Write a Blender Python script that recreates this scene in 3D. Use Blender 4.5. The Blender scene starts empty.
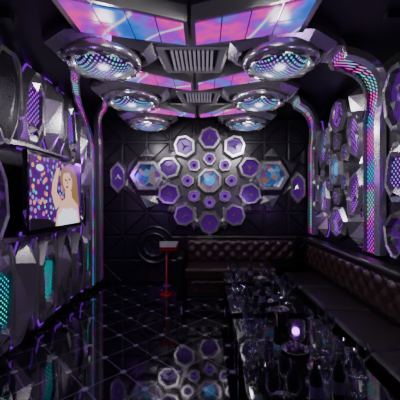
import bpy, bmesh, math, random
from mathutils import Vector, Matrix
random.seed(4)
S=bpy.context.scene
PI=math.pi
# ---------------- materials ----------------
def newmat(n):
    m=bpy.data.materials.new(n); m.use_nodes=True
    nt=m.node_tree; b=nt.nodes['Principled BSDF']; return m,nt,b
def pmat(n,col,rough=.4,metal=0,em=None,es=0,bump=0,bscale=40,coat=0,trans=0):
    m,nt,b=newmat(n)
    b.inputs['Base Color'].default_value=(*col,1); b.inputs['Roughness'].default_value=rough
    b.inputs['Metallic'].default_value=metal
    if em: b.inputs['Emission Color'].default_value=(*em,1); b.inputs['Emission Strength'].default_value=es
    if coat: b.inputs['Coat Weight'].default_value=coat
    if trans: b.inputs['Transmission Weight'].default_value=trans
    N=nt.nodes; L=nt.links
    t=N.new('ShaderNodeTexNoise'); t.inputs['Scale'].default_value=bscale
    g=N.new('ShaderNodeNewGeometry'); L.new(g.outputs['Position'],t.inputs['Vector'])
    if bump:
        bp=N.new('ShaderNodeBump'); bp.inputs['Strength'].default_value=bump; bp.inputs['Distance'].default_value=.01
        L.new(t.outputs['Fac'],bp.inputs['Height']); L.new(bp.outputs['Normal'],b.inputs['Normal'])
    else:
        mr=N.new('ShaderNodeMapRange'); mr.inputs['To Min'].default_value=max(rough-.05,0); mr.inputs['To Max'].default_value=rough+.06
        L.new(t.outputs['Fac'],mr.inputs['Value']); L.new(mr.outputs['Result'],b.inputs['Roughness'])
    return m
def ramp(nt,stops,interp='LINEAR'):
    r=nt.nodes.new('ShaderNodeValToRGB'); cr=r.color_ramp; cr.interpolation=interp
    while len(cr.elements)<len(stops): cr.elements.new(.5)
    for e,(p,c) in zip(cr.elements,stops): e.position=p; e.color=(*c,1)
    return r
def math_(nt,op,a,b=None):
    n=nt.nodes.new('ShaderNodeMath'); n.operation=op
    for i,v in enumerate((a,b)):
        if v is None: continue
        if isinstance(v,(int,float)): n.inputs[i].default_value=v
        else: nt.links.new(v,n.inputs[i])
    return n.outputs[0]
def dotmat(n,scale,thr,stops,es,base=(.02,.02,.03),nscale=1.6,metal=.5,axes='YZ',rough=.3):
    """perforated sheet with coloured LEDs behind the holes"""
    m,nt,b=newmat(n); N=nt.nodes; L=nt.links
    g=N.new('ShaderNodeNewGeometry'); sp=N.new('ShaderNodeSeparateXYZ'); L.new(g.outputs['Position'],sp.inputs[0])
    A=sp.outputs[axes[0]]; Bz=sp.outputs[axes[1]]
    u=math_(nt,'MULTIPLY',math_(nt,'ADD',A,Bz),scale); v=math_(nt,'MULTIPLY',math_(nt,'SUBTRACT',A,Bz),scale)
    fu=math_(nt,'SUBTRACT',math_(nt,'FRACT',u),.5); fv=math_(nt,'SUBTRACT',math_(nt,'FRACT',v),.5)
    d=math_(nt,'SQRT',math_(nt,'ADD',math_(nt,'MULTIPLY',fu,fu),math_(nt,'MULTIPLY',fv,fv)))
    mask=math_(nt,'LESS_THAN',d,thr)
    t=N.new('ShaderNodeTexNoise'); t.inputs['Scale'].default_value=nscale; L.new(g.outputs['Position'],t.inputs['Vector'])
    r=ramp(nt,stops); L.new(t.outputs['Fac'],r.inputs[0])
    L.new(r.outputs[0],b.inputs['Emission Color'])
    L.new(math_(nt,'MULTIPLY',mask,es),b.inputs['Emission Strength'])
    b.inputs['Base Color'].default_value=(*base,1); b.inputs['Metallic'].default_value=metal; b.inputs['Roughness'].default_value=rough
    return m
CY=[(.3,(.4,.0,.9)),(.42,(.0,.35,.7)),(.52,(.0,.65,.6)),(.62,(.4,.0,.9))]
HOLO=[(.3,(.0,.45,.8)),(.4,(.35,.0,.9)),(.48,(.9,.0,.5)),(.56,(.0,.6,.7)),(.66,(.9,.3,.1)),(.75,(.35,.0,.9))]
silver=pmat('brushed_silver',(.48,.475,.49),.22,.82)
silverd=pmat('dark_silver',(.16,.155,.165),.25,.8)
gun=pmat('gunmetal_panel',(.024,.022,.03),.28,.5)
black=pmat('black_lacquer',(.005,.005,.006),.05,0,coat=.6)
matblack=pmat('matte_black',(.010,.010,.012),.55)
purple=pmat('purple_glow_acrylic',(.10,.005,.22),.3,.1,(.36,.0,1),.5)
purpled=pmat('purple_dim_acrylic',(.05,.006,.13),.16,.3,(.24,.0,.6),.17)
strip=pmat('purple_fill_strip',(.2,.02,.4),.3,0,(.45,.0,1),.8)  # for strips added under the tables to bring purple onto the floor
dots=dotmat('cyan_perforated_panel',20,.25,CY,1.9,nscale=1.2,base=(.012,.01,.02))
dotsr=dotmat('purple_perforated_panel',18,.27,[(.3,(.0,.25,.9)),(.46,(.5,.0,1)),(.58,(.35,.0,.9)),(.7,(.0,.6,.8))],2.0,base=(.02,.012,.03))
holo=dotmat('holographic_band',19,.34,HOLO,1.5,base=(.06,.05,.1),nscale=2.6,metal=.8)
holol=dotmat('lamp_crystal_dots',22,.29,[(.3,(.0,.25,.5)),(.42,(.05,.7,.75)),(.52,(.35,.0,.8)),(.62,(.0,.6,.7)),(.72,(.5,.0,.6))],1.8,nscale=7,axes='XY',base=(.05,.04,.08))
redm=pmat('red_lacquer',(.2,.006,.012),.25,0,(.6,.0,.01),.03)
white=pmat('white_plastic',(.5,.5,.52),.4)
ventm=pmat('vent_grey',(.25,.25,.26),.4,.4)
leather=pmat('brown_leather',(.028,.015,.012),.3,0,bump=.3,bscale=90,coat=.2)
leatherk=pmat('black_leather',(.009,.007,.007),.3,0,bump=.3,bscale=90,coat=.2)
chrome=pmat('chrome',(.6,.6,.65),.12,1)
def glassmat():
    m,nt,b=newmat('drinking_glass'); N=nt.nodes; L=nt.links
    tr=N.new('ShaderNodeBsdfTransparent'); tr.inputs[0].default_value=(.75,.78,.85,1)
    gl=N.new('ShaderNodeBsdfGlossy'); gl.inputs['Roughness'].default_value=.05
    lw=N.new('ShaderNodeLayerWeight'); lw.inputs[0].default_value=.4
    mx=N.new('ShaderNodeMixShader'); L.new(lw.outputs['Facing'],mx.inputs[0]); L.new(tr.outputs[0],mx.inputs[1]); L.new(gl.outputs[0],mx.inputs[2])
    L.new(mx.outputs[0],N['Material Output'].inputs[0]); return m
glass=glassmat()
bottleg=pmat('dark_bottle_glass',(.01,.02,.015),.08,0,coat=.5)
label=pmat('bottle_label',(.12,.08,.2),.5)
grape=pmat('grape_skin',(.06,.01,.08),.2)
wax=pmat('candle_wax',(.3,.25,.3),.4)
def skymat(n,es):
    m,nt,b=newmat(n); N=nt.nodes; L=nt.links
    g=N.new('ShaderNodeNewGeometry')
    t=N.new('ShaderNodeTexNoise'); t.inputs['Scale'].default_value=1.9; t.inputs['Detail'].default_value=3; L.new(g.outputs['Position'],t.inputs['Vector'])
    r=ramp(nt,[(.30,(.0,.05,.45)),(.41,(.02,.20,.9)),(.48,(.40,.0,.75)),(.55,(.95,.03,.42)),(.62,(.45,.0,.75)),(.70,(.0,.35,.75))]); L.new(t.outputs['Fac'],r.inputs[0])
    w=N.new('ShaderNodeTexWave'); w.inputs['Scale'].default_value=1.1; w.inputs['Distortion'].default_value=5; w.inputs['Detail'].default_value=1; w.bands_direction='DIAGONAL'
    L.new(g.outputs['Position'],w.inputs['Vector'])
    pw=math_(nt,'POWER',w.outputs['Fac'],90)
    mx=N.new('ShaderNodeMix'); mx.data_type='RGBA'; L.new(pw,mx.inputs[0]); L.new(r.outputs[0],mx.inputs[6]); mx.inputs[7].default_value=(.9,.7,1,1)
    L.new(mx.outputs[2],b.inputs['Emission Color']); b.inputs['Emission Strength'].default_value=es
    b.inputs['Base Color'].default_value=(.02,.01,.03,1); b.inputs['Roughness'].default_value=.2
    return m
sky=skymat('nebula_light_panel',1.0)
def mosaic():
    m,nt,b=newmat('mirror_mosaic'); N=nt.nodes; L=nt.links
    g=N.new('ShaderNodeNewGeometry'); v=N.new('ShaderNodeTexVoronoi'); v.inputs['Scale'].default_value=11; L.new(g.outputs['Position'],v.inputs['Vector'])
    sc=N.new('ShaderNodeSeparateColor'); L.new(v.outputs['Color'],sc.inputs[0])
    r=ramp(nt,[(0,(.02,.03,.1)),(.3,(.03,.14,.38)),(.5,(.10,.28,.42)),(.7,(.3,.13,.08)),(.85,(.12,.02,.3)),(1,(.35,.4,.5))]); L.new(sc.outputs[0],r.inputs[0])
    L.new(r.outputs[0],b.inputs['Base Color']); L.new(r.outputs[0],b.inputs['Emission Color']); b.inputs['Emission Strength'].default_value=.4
    b.inputs['Metallic'].default_value=.6; b.inputs['Roughness'].default_value=.2; return m
mos=mosaic()
glow=pmat('blue_crystal',(.05,.2,.4),.15,0,(.05,.40,.9),.7)
def floormat():
    m,nt,b=newmat('black_gloss_tiles'); N=nt.nodes; L=nt.links
    g=N.new('ShaderNodeNewGeometry'); sp=N.new('ShaderNodeSeparateXYZ'); L.new(g.outputs['Position'],sp.inputs[0])
    X,Y=sp.outputs['X'],sp.outputs['Y']; s=2.1
    u=math_(nt,'MULTIPLY',math_(nt,'ADD',X,Y),s); v=math_(nt,'MULTIPLY',math_(nt,'SUBTRACT',X,Y),s)
    du=math_(nt,'ABSOLUTE',math_(nt,'SUBTRACT',math_(nt,'FRACT',u),.5)); dv=math_(nt,'ABSOLUTE',math_(nt,'SUBTRACT',math_(nt,'FRACT',v),.5))
    line=math_(nt,'GREATER_THAN',math_(nt,'MAXIMUM',du,dv),.480)
    corner=math_(nt,'GREATER_THAN',math_(nt,'MINIMUM',du,dv),.43)
    ml=math_(nt,'MAXIMUM',math_(nt,'MULTIPLY',line,.38),corner)
    mx=N.new('ShaderNodeMix'); mx.data_type='RGBA'; L.new(ml,mx.inputs[0]); mx.inputs[6].default_value=(.005,.004,.008,1); mx.inputs[7].default_value=(.22,.19,.28,1)
    L.new(mx.outputs[2],b.inputs['Base Color']); b.inputs['Roughness'].default_value=.06; b.inputs['Specular IOR Level'].default_value=1.0
    b.inputs['Coat Weight'].default_value=.8; b.inputs['Coat Roughness'].default_value=.03
    return m
floorm=floormat()
def wallm(n,col):
    m,nt,b=newmat(n); N=nt.nodes; L=nt.links
    g=N.new('ShaderNodeNewGeometry'); t=N.new('ShaderNodeTexNoise'); t.inputs['Scale'].default_value=3; L.new(g.outputs['Position'],t.inputs['Vector'])
    r=ramp(nt,[(.3,tuple(c*.6 for c in col)),(.7,col)]); L.new(t.outputs['Fac'],r.inputs[0]); L.new(r.outputs[0],b.inputs['Base Color'])
    b.inputs['Roughness'].default_value=.4; return m
wm=wallm('dark_wall',(.014,.011,.020)); cm=wallm('black_ceiling',(.006,.006,.009))

# ---------------- builder ----------------
class B:
    def __init__(s): s.v=[];s.f=[];s.m=[];s.mats=[];s.sm=[]
    def mi(s,m):
        if m not in s.mats: s.mats.append(m)
        return s.mats.index(m)
    def add(s,vs,fs,m,smooth=False):
        o=len(s.v); s.v+= [tuple(x) for x in vs]; k=s.mi(m)
        for f in fs: s.f.append([i+o for i in f]); s.m.append(k); s.sm.append(smooth)
    def box(s,a,b,m):
        x0,y0,z0=a;x1,y1,z1=b
        s.add([(x0,y0,z0),(x1,y0,z0),(x1,y1,z0),(x0,y1,z0),(x0,y0,z1),(x1,y0,z1),(x1,y1,z1),(x0,y1,z1)],
          [(0,3,2,1),(4,5,6,7),(0,1,5,4),(1,2,6,5),(2,3,7,6),(3,0,4,7)],m)
    def lathe(s,c,prof,m,n=32,ax=None):
        vs=[];fs=[]
        for r,z in prof:
            for i in range(n):
                a=2*PI*i/n; vs.append((c[0]+r*math.cos(a),c[1]+r*math.sin(a),c[2]+z))
        for j in range(len(prof)-1):
            for i in range(n):
                k=(i+1)%n; fs.append((j*n+i,j*n+k,(j+1)*n+k,(j+1)*n+i))
        s.add(vs,fs,m,True)
    def loops(s,F,loops,mats,cap=None):
        n=len(loops[0][0])
        rings=[[F(u,v,h) for u,v in p] for p,h in loops]
        for j in range(len(rings)-1):
            vs=rings[j]+rings[j+1]
            s.add(vs,[(i,(i+1)%n,n+(i+1)%n,n+i) for i in range(n)],mats[j])
        if cap: s.add(rings[-1],[tuple(range(n))],cap)
    def plate(s,F,pts,h0,h1,inset,ms,mt):
        s.loops(F,[(pts,h0),(pts,h0+(h1-h0)*.5),(sc(pts,1-inset),h1)],[ms,ms],mt)
    def gem(s,F,pts,h0,h1,h2,m,off=(0,0)):
        s.loops(F,[(pts,h0),(pts,h1)],[m])
        c=cen(pts); n=len(pts)
        s.add([F(u,v,h1) for u,v in pts]+[F(c[0]+off[0],c[1]+off[1],h2)],[(i,(i+1)%n,n) for i in range(n)],m)
    def frame(s,F,pts,h0,h1,w,hin,mf,mi,bev=.06,mside=None):
        s.loops(F,[(pts,h0),(pts,h0+(h1-h0)*.4),(sc(pts,1-bev),h1),(sc(pts,1-w),h1),(sc(pts,1-w-.05),hin)],[mside or mf,mf,mf,mf],mi)
    def finish(s,name,parent=None,bevel=0):
        me=bpy.data.meshes.new(name); me.from_pydata(s.v,[],s.f)
        for m in s.mats: me.materials.append(m)
        for p,k,q in zip(me.polygons,s.m,s.sm): p.material_index=k; p.use_smooth=q
        bm=bmesh.new(); bm.from_mesh(me); bmesh.ops.remove_doubles(bm,verts=bm.verts,dist=1e-5)
        bmesh.ops.recalc_face_normals(bm,faces=bm.faces); bm.to_mesh(me); bm.free()
        o=bpy.data.objects.new(name,me); S.collection.objects.link(o)
        if parent: o.parent=parent
        if bevel:
            md=o.modifiers.new('bevel','BEVEL'); md.width=bevel; md.segments=3; md.limit_method='ANGLE'
        return o
def cen(p): return (sum(q[0] for q in p)/len(p),sum(q[1] for q in p)/len(p))
def sc(p,k):
    c=cen(p); return [(c[0]+(u-c[0])*k,c[1]+(v-c[1])*k) for u,v in p]
def ngon(cu,cv,r,n=6,rot=0,ru=1,rv=1):
    return [(cu+r*ru*math.cos(rot+2*PI*i/n),cv+r*rv*math.sin(rot+2*PI*i/n)) for i in range(n)]
def local(pts,c,a):
    ca,sa=math.cos(a),math.sin(a); return [(c[0]+r*ca-t*sa,c[1]+r*sa+t*ca) for r,t in pts]
XL,XR,YB,ZC=-1.9,1.9,5.4,2.95
FB=lambda u,v,h:(u,YB-h,v)
FL=lambda u,v,h:(XL+h,u,v)
FR=lambda u,v,h:(XR-h,u,v)
FC=lambda u,v,h:(u,v,ZC-h)
# ---------------- shell ----------------
def shell(n,a,b,m):
    q=B(); q.box(a,b,m); return q.finish(n)
shell('floor',(-2.1,-1.3,-.1),(2.1,5.6,0),floorm)
shell('ceiling',(-2.1,-1.3,ZC),(2.1,5.6,ZC+.1),cm)
shell('wall_left',(-2.0,-1.2,0),(XL,5.5,ZC),wm)
shell('wall_right',(XR,-1.2,0),(2.0,5.5,ZC),wm)
shell('wall_back',(XL,YB,0),(XR,5.5,ZC),wm)
shell('wall_front',(XL,-1.2,0),(XR,-1.1,ZC),wm)

# ---------------- back wall padding ----------------
q=B()
s=.42
for i in range(9):
    for j in range(7):
        u0=XL+.02+i*s; v0=.02+j*s
        if v0+s>ZC+.02: continue
        pts=[(u0+.01,v0+.01),(u0+s-.01,v0+.01),(u0+s-.01,v0+s-.01),(u0+.01,v0+s-.01)]
        if (i+j)%2: tr=[[0,1,2],[0,2,3]]
        else: tr=[[0,1,3],[1,2,3]]
        for t in tr:
            p=[pts[x] for x in t]; q.plate(FB,sc(p,.96),0,.025,.12,gun,gun)
q.finish('geometric_wall_panelling')
# ---------------- flowers ----------------
def flower(F,C,R,n,name,cmat,pet,ru=1,inner=8,a0=None,fw=.27,hw=.235,H=1.0,under=None,mid=None):
    q=B(); a0=PI/n if a0 is None else a0
    E=lambda P:[(C[0]+(u-C[0])*ru,v) for u,v in P]
    pts=[]
    for i in range(2*n):
        a=PI*i/n; r=R*(.74 if i%2 else .86); pts.append((C[0]+r*math.cos(a)*ru,C[1]+r*math.sin(a)))
    q.plate(F,pts,0,.03,.03,gun,under or silver)
    for i in range(n):
        a=2*PI*i/n+a0
        h=E(local([(.57*R,-hw*.45*R),(.57*R,hw*.45*R),(.77*R,hw*R),(.98*R,hw*.66*R),(1.06*R,0),(.98*R,-hw*.66*R),(.77*R,-hw*R)],C,a))
        q.frame(F,h,.02,.15*H,fw,.06*H,silver,pet,.16)
        c=cen(h); st=[]
        for k in range(6):
            rr=R*hw*.46*(1 if k%2==0 else .2); aa=a+PI/3*k; st.append((c[0]+rr*math.cos(aa)*ru,c[1]+rr*math.sin(aa)))
        q.gem(F,st,.05*H,.07*H,.10*H,silver)
        b=a+PI/n
        q.gem(F,E(local([(.74*R,-.01*R),(.90*R,hw*.34*R),(.99*R,0),(.90*R,-hw*.34*R)],C,b)),.0,.06*H,.12*H,silver)
    for i in range(inner):
        a=2*PI*i/inner+ (PI/inner if n==6 else 0)
        h=E(local([(.28*R,-.05*R),(.28*R,.05*R),(.40*R,.14*R),(.51*R,.09*R),(.545*R,0),(.51*R,-.09*R),(.40*R,-.14*R)],C,a))
        q.frame(F,h,.03,.16*H,fw+.04,.09*H,silver,mid or purple,.12)
        q.gem(F,sc(h,.28),.08*H,.10*H,.13*H,silverd)
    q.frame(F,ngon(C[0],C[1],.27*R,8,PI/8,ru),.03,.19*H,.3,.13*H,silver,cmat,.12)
    q.gem(F,ngon(C[0],C[1],.10*R,8,0,ru),.13*H,.15*H,.18*H,glow)
    return q.finish(name)
C=(.08,1.84)
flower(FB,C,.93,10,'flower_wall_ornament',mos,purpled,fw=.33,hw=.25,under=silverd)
for sx in (-1,1):
    c=(C[0]+sx*1.10,1.93)
    q=B()
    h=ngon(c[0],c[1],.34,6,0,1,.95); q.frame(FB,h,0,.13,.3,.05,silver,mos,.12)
    q.gem(FB,[(c[0]+sx*.36,c[1]+.05),(c[0]+sx*.2,c[1]+.34),(c[0]+sx*.48,c[1]+.22)],0,.03,.08,silverd)
    q.gem(FB,[(c[0]+sx*.36,c[1]-.05),(c[0]+sx*.2,c[1]-.34),(c[0]+sx*.48,c[1]-.22)],0,.03,.08,silverd)
    q.gem(FB,[(c[0]-sx*.14,c[1]-.35),(c[0]+sx*.14,c[1]-.35),(c[0]+sx*.02,c[1]-.57),(c[0]-sx*.2,c[1]-.5)],0,.05,.1,silver)
    q.gem(FB,[(c[0]-sx*.14,c[1]+.35),(c[0]+sx*.14,c[1]+.35),(c[0]+sx*.02,c[1]+.5)],0,.05,.1,silver)
    q.finish('hexagonal_mirror')
    q=B(); c2=(C[0]+sx*1.57,1.72) if sx>0 else (C[0]-1.63,1.9)
    q.frame(FB,ngon(c2[0],c2[1],.18,6,PI/6,.9,1.7),0,.09,.3,.04,silver,purpled,.1)
    q.gem(FB,ngon(c2[0],c2[1],.07,3,PI/2),.04,.05,.08,silver); q.finish('purple_hexagonal_wall_light')
q=B()
def disc(F,c,prof,m,n=40):
    q.loops(F,[(ngon(c[0],c[1],r,n),h) for r,h in prof],[m]*(len(prof)-1),m)
disc(FB,(-.90,.70),[(.34,0),(.34,.06),(.32,.07),(.29,.05)],gun)
disc(FB,(-.90,.70),[(.22,.05),(.22,.08),(.20,.09),(.17,.06),(.07,.05),(.05,.075)],gun)
q.finish('round_wall_speaker')
# ---------------- angular shields ----------------
def shield(c,w,h,flip=False,lean=0):
    P=[(-.35,1),(.35,1),(1,.42),(.78,-.52),(.2,-1),(-.2,-1),(-.78,-.52),(-1,.42)]
    if flip: P=[(a,-b) for a,b in P]
    return [(c[0]+a*w+lean*b*h,c[1]+b*h) for a,b in P]
def panel(F,c,w,h,style,flip=False,lean=0,name='shield_wall_panel',pm=None):
    q=B(); P=shield(c,w,h,flip,lean); pm=pm or dots
    q.plate(F,sc(P,1.06),0,.015,0,purple,purple)     # emissive purple rim added for a glowing outline
    if style=='dots':
        q.loops(F,[(P,.015),(P,.03),(sc(P,.84),.12),(sc(P,.70),.115),(sc(P,.66),.08)],[silverd,silver,silver,silverd],pm)
        # angular clasp across the shield, top and bottom
        for sgn in (1,-1):
            v=c[1]+sgn*h*.62; o=lean*sgn*h*.62
            q.gem(F,[(c[0]+o-w*.45,v-h*.10),(c[0]+o,v-sgn*h*.22),(c[0]+o+w*.45,v-h*.10),(c[0]+o+w*.3,v+h*.12),(c[0]+o-w*.3,v+h*.12)][::1],.08,.12,.15,silver)
    elif style=='sgem':
        n=len(P); q.loops(F,[(P,.015),(P,.03)],[gun]); c0=cen(P)
        ridge=[(c0[0],c0[1]+h*.45,.18),(c0[0]+w*.1,c0[1]-h*.45,.14)]
        vs=[F(u,v,.03) for u,v in P]+[F(*r) for r in ridge]; fs=[]
        for i in range(n):
            a,b=i,(i+1)%n; ra=n if P[a][1]>c0[1]-.02 else n+1; rb=n if P[b][1]>c0[1]-.02 else n+1
            if ra==rb: fs.append((a,b,ra))
            else: fs.append((a,b,rb,ra))
        q.add(vs,fs,silver)
    elif style=='gem':
        q.loops(F,[(P,.015),(P,.03),(sc(P,.86),.12),(sc(P,.74),.10)],[silverd,silver,silverd],silverd); q.gem(F,sc(P,.62),.09,.10,.17,silver,(.04,.08))
    elif style=='dark':
        q.loops(F,[(P,.015),(P,.03),(sc(P,.9),.12)],[silver,silver],silverd); q.gem(F,sc(P,.8),.12,.125,.18,gun,(.03,.1))
    elif style=='purple':
        q.loops(F,[(P,.015),(P,.03),(sc(P,.84),.14),(sc(P,.72),.13),(sc(P,.68),.07)],[silver,silver,silver,silverd],purpled)
        for k in range(3):
            a=PI/2+2*PI*k/3; p=[(c[0]+w*.5*math.cos(a+x)*y,c[1]+w*.6*math.sin(a+x)*y) for x,y in ((-.45,1),(.45,1),(0,.35))]
            q.gem(F,p,.06,.1,.13,silver)
    return q.finish(name)
# ---------------- right wall ----------------
flower(FR,(4.15,1.93),.92,6,'flower_wall_ornament',mos,dotsr,ru=.74,inner=6,a0=PI/6,fw=.22,hw=.40,H=.62,under=gun,mid=dotsr)
for a in ((2.8,2.46,.22,.36,'purple',False),(2.8,1.76,.22,.33,'dots',True),(2.8,1.16,.2,.24,'purple',False),(2.28,2.2,.24,.5,'gem',False),(2.28,1.3,.22,.36,'dots',True),
          (1.7,2.1,.26,.5,'dots',True),(1.7,1.2,.24,.34,'gem',False),(1.1,2.0,.26,.5,'purple',False),(3.64,1.14,.12,.2,'sgem',True),(4.68,1.14,.12,.2,'sgem',True),
          (4.88,2.5,.09,.26,'dots',False),(4.88,1.6,.09,.3,'dots',True),(3.60,2.66,.10,.2,'sgem',False)):
    panel(FR,(a[0],a[1]),a[2],a[3],a[4],a[5],pm=dotsr)
# ---------------- left wall ----------------
for a in ((2.70,2.44,.22,.48,'dark',False,0),(3.16,2.48,.22,.44,'dots',True,.12),(3.62,2.5,.21,.42,'sgem',False,.0),(4.02,2.46,.18,.44,'dots',True,-.1),(4.40,2.30,.15,.45,'gem',False,0),
          (2.54,1.5,.2,.42,'purple',True,0),(2.2,2.2,.22,.5,'gem',False,0),(2.1,1.0,.2,.5,'dots',False,0),
          (4.32,1.42,.15,.34,'dots',True,0),(4.26,.60,.16,.46,'purple',False,0),
          (2.68,.60,.16,.54,'dots',False,0),(3.06,.60,.20,.54,'sgem',True,.1),(3.46,.60,.19,.51,'dots',False,0),(3.86,.62,.18,.49,'gem',True,0),(4.62,.62,.10,.5,'dots',True,0),(4.62,1.9,.1,.35,'sgem',False,0)):
    panel(FL,(a[0],a[1]),a[2],a[3],a[4],a[5],a[6],pm=dotsr if a[1]>1.3 else dots)
q=B()
def strut(F,a,b,w,h,m):
    a=Vector(a);b=Vector(b); d=(b-a).normalized(); n=Vector((-d.y,d.x))*w/2
    q.plate(F,[tuple(a-n),tuple(b-n*.6),tuple(b+n*.6),tuple(a+n)],0,h,.3,m,m)
strut(FL,(2.92,2.93),(2.98,2.1),.05,.10,silver); strut(FL,(3.40,2.93),(3.36,2.1),.05,.10,silver)
strut(FL,(3.80,2.93),(3.84,2.1),.05,.10,silver); strut(FL,(4.15,2.1),(4.12,1.05),.05,.12,silver)
strut(FL,(2.84,1.1),(2.86,.1),.04,.10,silver); strut(FL,(3.26,1.1),(3.24,.1),.04,.10,silver); strut(FL,(3.66,1.1),(3.67,.1),.04,.10,silver); strut(FL,(4.06,1.1),(4.06,.1),.04,.10,silver)
strut(FL,(2.75,2.05),(4.1,2.05),.05,.12,silver); strut(FL,(2.75,1.12),(4.1,1.12),.05,.12,silver)
q.finish('angular_wall_trim')
q=B(); q.box((XL,-1.0,.0),(XL+.03,5.36,.05),black); q.finish('baseboard_left')
q=B(); q.box((XL+.05,YB-.03,.0),(-.5,YB,.05),black); q.finish('baseboard_back')
# ---------------- arch bands ----------------
def bez(P,t):
    a,b,c,d=[Vector(p) for p in P]; return a*(1-t)**3+b*3*t*(1-t)**2+c*3*t*t*(1-t)+d*t**3
def arch(P,zend,w,sx):
    pts=[bez(P,i/24) for i in range(25)]; e=pts[-1]
    for k in range(1,13): pts.append(Vector((e.x,e.y,e.z+(zend-e.z)*k/12)))
    q=B(); n=len(pts); W=w/2; i1=W*.62
    prof=[(-W,0,silver),(-W,.07,silver),(-i1,.09,silverd),(-i1,.05,holo),(i1,.05,silverd),(i1,.09,silver),(W,.07,silver),(W,0,silver),(-W,0,None)]
    rows=[]
    for i,p in enumerate(pts):
        t=(pts[min(i+1,n-1)]-pts[max(i-1,0)]); t.y=0; t.normalize()
        nn=Vector((t.z,0,-t.x)); 
        if nn.x*sx>0 or (abs(nn.x)<1e-4 and nn.z>0): nn=-nn
        rows.append([p+Vector((0,a,0))+nn*h for a,h,_ in prof])
    for k in range(len(prof)-1):
        vs=[r[k] for r in rows]+[r[k+1] for r in rows]
        q.add(vs,[(i,i+1,n+i+1,n+i) for i in range(n-1)],prof[k][2],False)
    for r in (rows[0],rows[-1]): q.add(r[:-1],[tuple(range(8))],silver)
    return q.finish('illuminated_arch_band')
arch([(1.0,2.80,2.86),(1.45,2.85,2.9),(1.88,3.05,2.88),(1.88,3.28,2.35)],.92,.34,1)
arch([(1.0,3.95,2.86),(1.45,4.2,2.9),(1.88,4.9,2.88),(1.88,5.13,2.4)],.92,.30,1)
arch([(-1.25,2.95,2.86),(-1.6,3.6,2.9),(-1.88,4.4,2.88),(-1.88,4.85,2.4)],.1,.24,-1)
arch([(-1.2,4.0,2.86),(-1.6,4.4,2.9),(-1.88,5.1,2.88),(-1.88,5.22,2.45)],.1,.2,-1)
# ---------------- ceiling lamps ----------------
CX=-.12
for d in (2.72,3.78,4.92):
    for sx in (-1,1):
        x=CX+sx*.80
        q=B(); k_=.86
        hx=ngon(x,d,.47,8,PI/8,1.1,.84)
        q.loops(FC,[(hx,0),(hx,.06),(sc(hx,.97),.10),(sc(hx,.80),.17),(sc(hx,.74),.12)],[silverd,silverd,silver,silver],gun)
        q.lathe((x,d,ZC-.12),[(r*k_,z) for r,z in [(.36,0),(.395,-.06),(.39,-.10),(.345,-.13),(.30,-.13),(.275,-.09)]],silver,40)
        q.lathe((x,d,ZC-.12),[(r*k_,z) for r,z in [(.28,-.08),(.25,-.125),(.19,-.16),(.1,-.18),(0.001,-.185)]],holol,24)
        for k in range(10):
            a=2*PI*k/10; R0=.86
            pp=lambda r,t:(x+r*R0*math.cos(t),d+r*R0*math.sin(t))
            q.gem(FC,[pp(.30,a),pp(.34,a+.22),pp(.37,a),pp(.34,a-.22)],.245,.257,.272,silverd)
        q.finish('ceiling_lamp')
# ---------------- chevron light panels ----------------
def chevron(d0o,d1o,d0c,d1c,xo,xc=.04):
    q=B(); nx,ny=4,2; h=.12
    for sx in (-1,1):
        def W(a,b):
            x=xc+(xo-xc)*a; lo=d0c+(d0o-d0c)*a; hi=d1c+(d1o-d1c)*a; return (CX+sx*x,lo+(hi-lo)*b)
        q.plate(FC,[W(-.03,-.12),W(1.05,-.12),W(1.05,1.14),W(-.03,1.14)],0,h,.0,silver,silver)
        for i in range(nx):
            for j in range(ny):
                g=.025
                p=[W((i+g)/nx,(j+g)/ny),W((i+1-g)/nx,(j+g)/ny),W((i+1-g)/nx,(j+1-g)/ny),W((i+g)/nx,(j+1-g)/ny)]
                q.plate(FC,p,h,h+.012,.02,sky,sky)
    q.finish('chevron_ceiling_light')
chevron(1.96,2.36,2.26,2.56,.86)
chevron(2.98,3.3,3.42,3.62,.80)
chevron(4.25,4.5,4.66,4.82,.76)
def vent(x,y0,y1,w0,w1,n):
    q=B(); p=[(x-w0/2,y0),(x+w0/2,y0),(x+w1/2,y1),(x-w1/2,y1)]
    q.loops(FC,[(p,0),(p,.08),(sc(p,.9),.10),(sc(p,.74),.10),(sc(p,.72),.06)],[silver,silver,ventm,ventm],matblack)
    c=cen(p); ww=min(w0,w1)*.68; 
    for k in range(n):
        xx=c[0]-ww/2+ww*(k+.5)/n; dy=(y1-y0)*.35
        q.box((xx-ww/n*.28,c[1]-dy,ZC-.10),(xx+ww/n*.28,c[1]+dy,ZC-.065),white)
    q.finish('air_conditioner_vent')
vent(CX,2.62,3.22,.70,.60,10); vent(CX+.04,3.74,4.2,.6,.5,9)
q=B()
for (a,b,c,d) in ((-1.9,2.3,-1.5,2.36),(1.4,2.3,1.9,2.36),(-.5,4.35,.5,4.4),(-1.9,1.2,1.9,1.3)):
    q.box((a,b,ZC-.05),(c,d,ZC),gun)
q.finish('trim_1')
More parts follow.
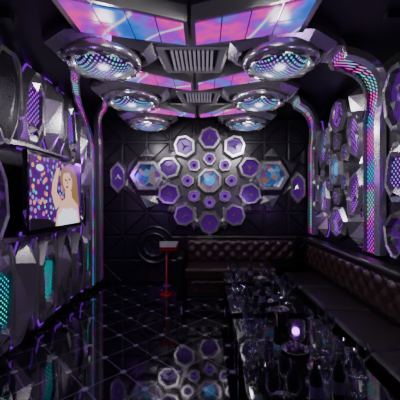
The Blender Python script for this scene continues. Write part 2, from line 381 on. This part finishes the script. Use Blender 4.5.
# ---------------- television ----------------
tv=bpy.data.objects.new('television',None); S.collection.objects.link(tv)
X0=-1.66; y0,y1,z0,z1=2.80,4.02,1.17,1.98
q=B(); q.box((X0-.05,y0,z0),(X0,y1,z1),black); q.box((XL,3.2,1.4),(X0-.05,3.6,1.75),matblack)
q.finish('bezel_and_mount',tv,0.006)
def bokeh():
    m,nt,b=newmat('tv_bokeh_picture'); N=nt.nodes; L=nt.links
    g=N.new('ShaderNodeNewGeometry')
    v=N.new('ShaderNodeTexVoronoi'); v.inputs['Scale'].default_value=16; L.new(g.outputs['Position'],v.inputs['Vector'])
    r=ramp(nt,[(0,(.9,.02,.5)),(.2,(.02,.2,.9)),(.4,(.95,.4,.02)),(.6,(.25,.0,.7)),(.8,(.0,.7,.8)),(1,(.9,.7,.1))])
    sc_=N.new('ShaderNodeSeparateColor'); L.new(v.outputs['Color'],sc_.inputs[0]); L.new(sc_.outputs[0],r.inputs[0])
    mk=math_(nt,'LESS_THAN',v.outputs['Distance'],.40)
    mx=N.new('ShaderNodeMix'); mx.data_type='RGBA'; L.new(mk,mx.inputs[0]); mx.inputs[6].default_value=(.08,.0,.15,1); L.new(r.outputs[0],mx.inputs[7])
    L.new(mx.outputs[2],b.inputs['Emission Color']); b.inputs['Emission Strength'].default_value=1.2
    b.inputs['Base Color'].default_value=(.01,.01,.01,1); b.inputs['Roughness'].default_value=.2; return m
bk=bokeh()
def em(n,c,s=1.0): return pmat(n,(.01,.01,.01),.3,0,c,s)
skin=em('tv_skin',(.95,.55,.40),1.1); hair=em('tv_hair',(.55,.3,.10),.6); cloth=em('tv_cloth',(.8,.85,1),1.4); vio=em('tv_violet',(.15,.0,.38),.6); lip=em('tv_lip',(.7,.02,.05),.9); darkp=em('tv_dark',(.02,.01,.03),.3)
q=B()
q.box((X0,y0+.04,z0+.04),(X0+.004,y1-.04,z1-.04),bk); layer=[.006]
def pic(pts,m):
    P=[(y0+.04+a*(y1-y0-.08),z0+.04+b*(z1-z0-.08)) for a,b in pts]; h=layer[0]; layer[0]+=.0008
    q.add([(X0+h,a,b) for a,b in P],[tuple(range(len(P)))],m)
def ell(cx,cy,rx,ry,n=28,a=0): 
    return [(cx+rx*math.cos(t)*math.cos(a)-ry*math.sin(t)*math.sin(a),cy+rx*math.cos(t)*math.sin(a)+ry*math.sin(t)*math.cos(a)) for t in [2*PI*i/n for i in range(n)]]
pic([(0,0),(.5,0),(.3,.12),(0,.16)],darkp)
pic([(.55,.0),(1,.0),(1,1),(.75,1),(.6,.6)],vio)
pic([(.50,.72),(.55,.9),(.68,.98),(.82,.95),(.9,.8),(.93,.55),(.97,.3),(.88,.2),(.8,.4),(.6,.5)],hair)
pic([(.42,0),(.45,.22),(.55,.38),(.66,.45),(.8,.42),(.93,.3),(.98,.0)],skin)
pic([(.42,.25),(.34,.5),(.36,.66),(.44,.88),(.50,.9),(.45,.64),(.44,.52),(.56,.36)],skin)
pic([(.62,.38),(.62,.55),(.76,.55),(.78,.38)],skin)
pic(ell(.67,.70,.105,.17,28,.15),skin)
pic([(.56,.82),(.62,.92),(.74,.92),(.82,.8),(.78,.72),(.7,.85)],hair)
pic(ell(.625,.72,.022,.018),darkp); pic(ell(.705,.74,.022,.018),darkp); pic(ell(.65,.61,.032,.02),lip); pic([(.655,.72),(.64,.66),(.668,.66)],lip)
pic([(.45,.0),(.47,.16),(.56,.27),(.66,.24),(.74,.27),(.88,.2),(.93,0)],cloth)
pic(ell(.13,.84,.09,.08),vio); pic(ell(.13,.84,.06,.045),cloth)
q.finish('screen_picture',tv)
# ---------------- sofas ----------------
def tuftpanel(q,F,u0,u1,v0,v1,h,m,s=.2,amp=.045,n=None):
    nu=max(int((u1-u0)/.028),4); nv=max(int((v1-v0)/.028),4); vs=[];fs=[]
    for j in range(nv+1):
        for i in range(nu+1):
            u=u0+(u1-u0)*i/nu; v=v0+(v1-v0)*j/nv
            t=math.sqrt(abs(math.sin(PI*((u-u0)+(v-v0))/s)*math.sin(PI*((u-u0)-(v-v0))/s)))
            e=min(1,min(v-v0,v1-v)/.05,min(u-u0,u1-u)/.05); e=max(e,0)**.5
            vs.append(F(u,v,(h+amp*t)*e if e<1 else h+amp*t))
    for j in range(nv):
        for i in range(nu): a=j*(nu+1)+i; fs.append((a,a+1,a+nu+2,a+nu+1))
    q.add(vs,fs,m,True)
def rbox(n,a,b,m,par,bev=.03):
    q=B(); q.box(a,b,m); return q.finish(n,par,bev)
sr=bpy.data.objects.new('tufted_sofa',None); S.collection.objects.link(sr)
rbox('back_frame',(1.62,.6,.3),(1.78,4.9,.84),leatherk,sr)
rbox('top_rail',(1.60,.6,.82),(1.80,4.9,.89),leatherk,sr)
q=B(); tuftpanel(q,lambda u,v,h:(1.66-h,u,v),.6,4.75,.44,.83,.03,leather); q.finish('tufted_back',sr)
for k in range(5): rbox('seat_cushion_%d'%k,(1.14,.6+k*.76,.28),(1.62,.6+k*.76+.755,.45),leatherk,sr,.04)
rbox('plinth',(1.22,.62,0),(1.6,4.85,.28),matblack,sr,.01)
q=B(); tuftpanel(q,lambda u,v,h:(1.24-h,u,v),.62,4.3,.03,.27,.02,leather,.16,.02); q.finish('tufted_front',sr)
sb=bpy.data.objects.new('tufted_sofa',None); S.collection.objects.link(sb)
rbox('back_frame',(-.32,5.12,.3),(1.58,5.3,.84),leatherk,sb); rbox('top_rail',(-.32,5.10,.82),(1.58,5.32,.89),leatherk,sb)
q=B(); tuftpanel(q,lambda u,v,h:(u,5.16-h,v),-.32,1.55,.44,.83,.03,leather); q.finish('tufted_back',sb)
for k in range(2): rbox('seat_cushion_%d'%k,(-.32+k*.715,4.58,.28),(-.32+k*.715+.71,5.12,.45),leather,sb,.04)
rbox('plinth',(-.28,4.66,0),(1.08,5.1,.28),matblack,sb,.01)
q=B(); tuftpanel(q,lambda u,v,h:(u,4.68-h,v),-.28,1.08,.03,.27,.02,leather,.16,.02); q.finish('tufted_front',sb)
rbox('armrest',(-.45,4.6,0),(-.33,5.3,.62),leatherk,sb,.04)
# ---------------- tables ----------------
tabs=[(1.35,2.62),(2.76,3.62),(3.76,4.4)]
for a,b in tabs:
    q=B(); q.box((.24,a,.42),(1.0,b,.46),black); q.box((.30,a+.06,.10),(.94,b-.06,.14),black)
    q.box((.245,a+.005,.405),(.995,b-.005,.42),silverd)
    for xx in (.28,.88):
        for yy in (a+.04,b-.12): q.box((xx,yy,0),(xx+.08,yy+.08,.405),black)
    q.box((.45,a+.2,.14),(.79,b-.2,.405),gun)
    q.box((.435,a+.22,.17),(.45,b-.22,.19),strip); q.box((.435,a+.22,.36),(.45,b-.22,.38),strip)  # added glow strips, purple for the floor
    q.finish('coffee_table',None,.004)
Z=.4602
def wine(x,y,z=Z,k=1):
    q=B(); q.lathe((x,y,z),[(0.001,0),(.035*k,0),(.033*k,.004),(.005,.012),(.0045,.085*k),(.02*k,.10*k),(.036*k,.13*k),(.038*k,.16*k),(.03*k,.20*k)],glass,20); q.finish('wine_glass')
def tumb(x,y,z=Z):
    q=B(); q.lathe((x,y,z),[(.001,0),(.03,0),(.036,.09),(.033,.09),(.028,.012),(.001,.012)],glass,18); q.finish('tumbler')
def bottle(x,y,z=Z,h=.24):
    q=B(); q.lathe((x,y,z),[(.001,0),(.029,0),(.031,.01),(.031,h*.6),(.013,h*.78),(.012,h*.97),(.015,h*.97),(.015,h),(.001,h)],bottleg,20)
    q.lathe((x,y,z),[(.0318,h*.2),(.0318,h*.45)],label,20); q.finish('beer_bottle')
def candle(x,y,z=Z):
    q=B(); q.lathe((x,y,z),[(.001,0),(.05,0),(.05,.01),(.012,.02),(.01,.06),(.03,.07),(.04,.09),(.036,.09),(.01,.075),(.001,.075)],silverd,18)
    q.lathe((x,y,z),[(.001,.076),(.018,.076),(.018,.105),(.001,.108)],wax,12); q.finish('candle_holder')
def bucket(x,y,z=Z):
    q=B(); q.lathe((x,y,z),[(.001,0),(.05,0),(.064,.13),(.068,.135),(.064,.14),(.058,.13),(.046,.02),(.001,.02)],silverd,28)
    q.finish('ice_bucket')
def platter(x,y,z=Z):
    q=B(); q.lathe((x,y,z),[(.001,0),(.05,0),(.09,.015),(.095,.02),(.088,.02),(.05,.008),(.001,.008)],silverd,28)
    for k in range(8):
        a=k*2.4; r=.012+.007*k; cx,cy=x+r*math.cos(a),y+r*math.sin(a)
        q.lathe((cx,cy,z+.03),[(.001,-.022),(.015,-.016),(.022,0),(.015,.016),(.001,.022)],grape,10)
    q.finish('fruit_platter')
for ti,(a,b) in enumerate(tabs):
    n=int((b-a)/.15)
    for i in range(n):
        yy=a+.1+i*(b-a-.2)/max(n-1,1)
        for xx in (.33,.43,.82,.92):
            if random.random()<.6:
                (wine if random.random()<.6 else tumb)(xx+random.uniform(-.01,.01),yy)
    if ti<2: bucket(.63,b-.13); platter(.62,(a+b)/2+.08); bottle(.56,a+.17); bottle(.69,a+.2,h=.25); candle(.62,a+.07 if ti else a+.36)
    else: bottle(.6,a+.2); candle(.65,b-.12)
# ---------------- song stand ----------------
q=B(); bx,by=-.61,4.75
q.lathe((bx,by,0),[(.001,0),(.11,0),(.11,.02),(.09,.03),(.03,.045),(.016,.07),(.014,.74),(.001,.74)],redm,28)
def FK2(u,v,h): 
    t=math.radians(25); return (bx+.03+u,by+v*math.cos(t)-h*math.sin(t),.80+v*math.sin(t)+h*math.cos(t))
q.plate(FK2,[(-.13,-.09),(.13,-.09),(.16,.09),(-.16,.09)],-.06,.0,.04,redm,ventm)
q.finish('song_selection_stand')
# ---------------- lights ----------------
def light(t,loc,e,col,size=.3,rot=None,spot=None):
    l=bpy.data.lights.new('lamp_and_fill_light',t); l.energy=e; l.color=col
    if t=='AREA': l.size=size
    else: l.shadow_soft_size=size
    if spot: l.spot_size=spot; l.spot_blend=.8
    o=bpy.data.objects.new('light_source',l); o.location=loc
    if rot: o.rotation_euler=rot
    S.collection.objects.link(o); return o
NW=(1,.95,.96)
for d,e in ((2.72,9),(3.78,9),(4.75,8)):
    for sx in (-1,1): light('POINT',(CX+sx*.80,d,2.5),e,NW,.08)
light('POINT',(0,.8,2.5),22,NW,.3)  # added ambient fill for the silver, no fixture here
light('POINT',(-1.4,4.6,2.0),5,(.5,.03,1),.08)  # purple fill added by the left wall, no lamp there
light('POINT',(-1.2,1.4,1.3),16,(.5,.08,1),.1)  # added out-of-view fill for the purple cast
light('POINT',(1.2,1.4,1.5),10,(.65,.35,1),.1)  # added lilac fill for the near tables, no fitting
light('POINT',(1.3,4.3,1.3),3,(.55,.12,1),.05)  # small purple fill added at the right side
light('SPOT',(1.0,3.9,2.6),28,(.3,1,.15),.05,(math.radians(-10),math.radians(12),0),math.radians(45))
for x in (-.6,.6): light('SPOT',(x,3.98,2.75),40,NW,.3,(math.radians(60),0,0),math.radians(90))  # spots added to brighten the back wall ornament
light('SPOT',(.5,4.0,2.8),46,NW,.15,(0,math.radians(58),0),math.radians(85))  # added spot to brighten side wall relief, no fixture
light('SPOT',(-.5,3.4,2.8),62,NW,.15,(0,math.radians(-52),0),math.radians(100))  # another side wall spot added for the silver
light('SPOT',(.2,1.8,2.8),48,NW,.15,(math.radians(20),math.radians(-58),0),math.radians(80))  # added spot from the near ceiling, lifts side panels
light('SPOT',(0,2.0,2.8),34,NW,.15,(math.radians(20),math.radians(58),0),math.radians(80))  # matching added spot towards the opposite side
w=bpy.data.worlds.new('world'); S.world=w; w.use_nodes=True; w.node_tree.nodes['Background'].inputs[0].default_value=(.02,.02,.03,1)
c=bpy.data.cameras.new('camera'); c.lens=27; c.sensor_width=36; c.shift_x=-.0125; c.clip_start=.05
o=bpy.data.objects.new('camera',c); o.location=(0,0,1.5); o.rotation_euler=(PI/2,0,0); S.collection.objects.link(o); S.camera=o
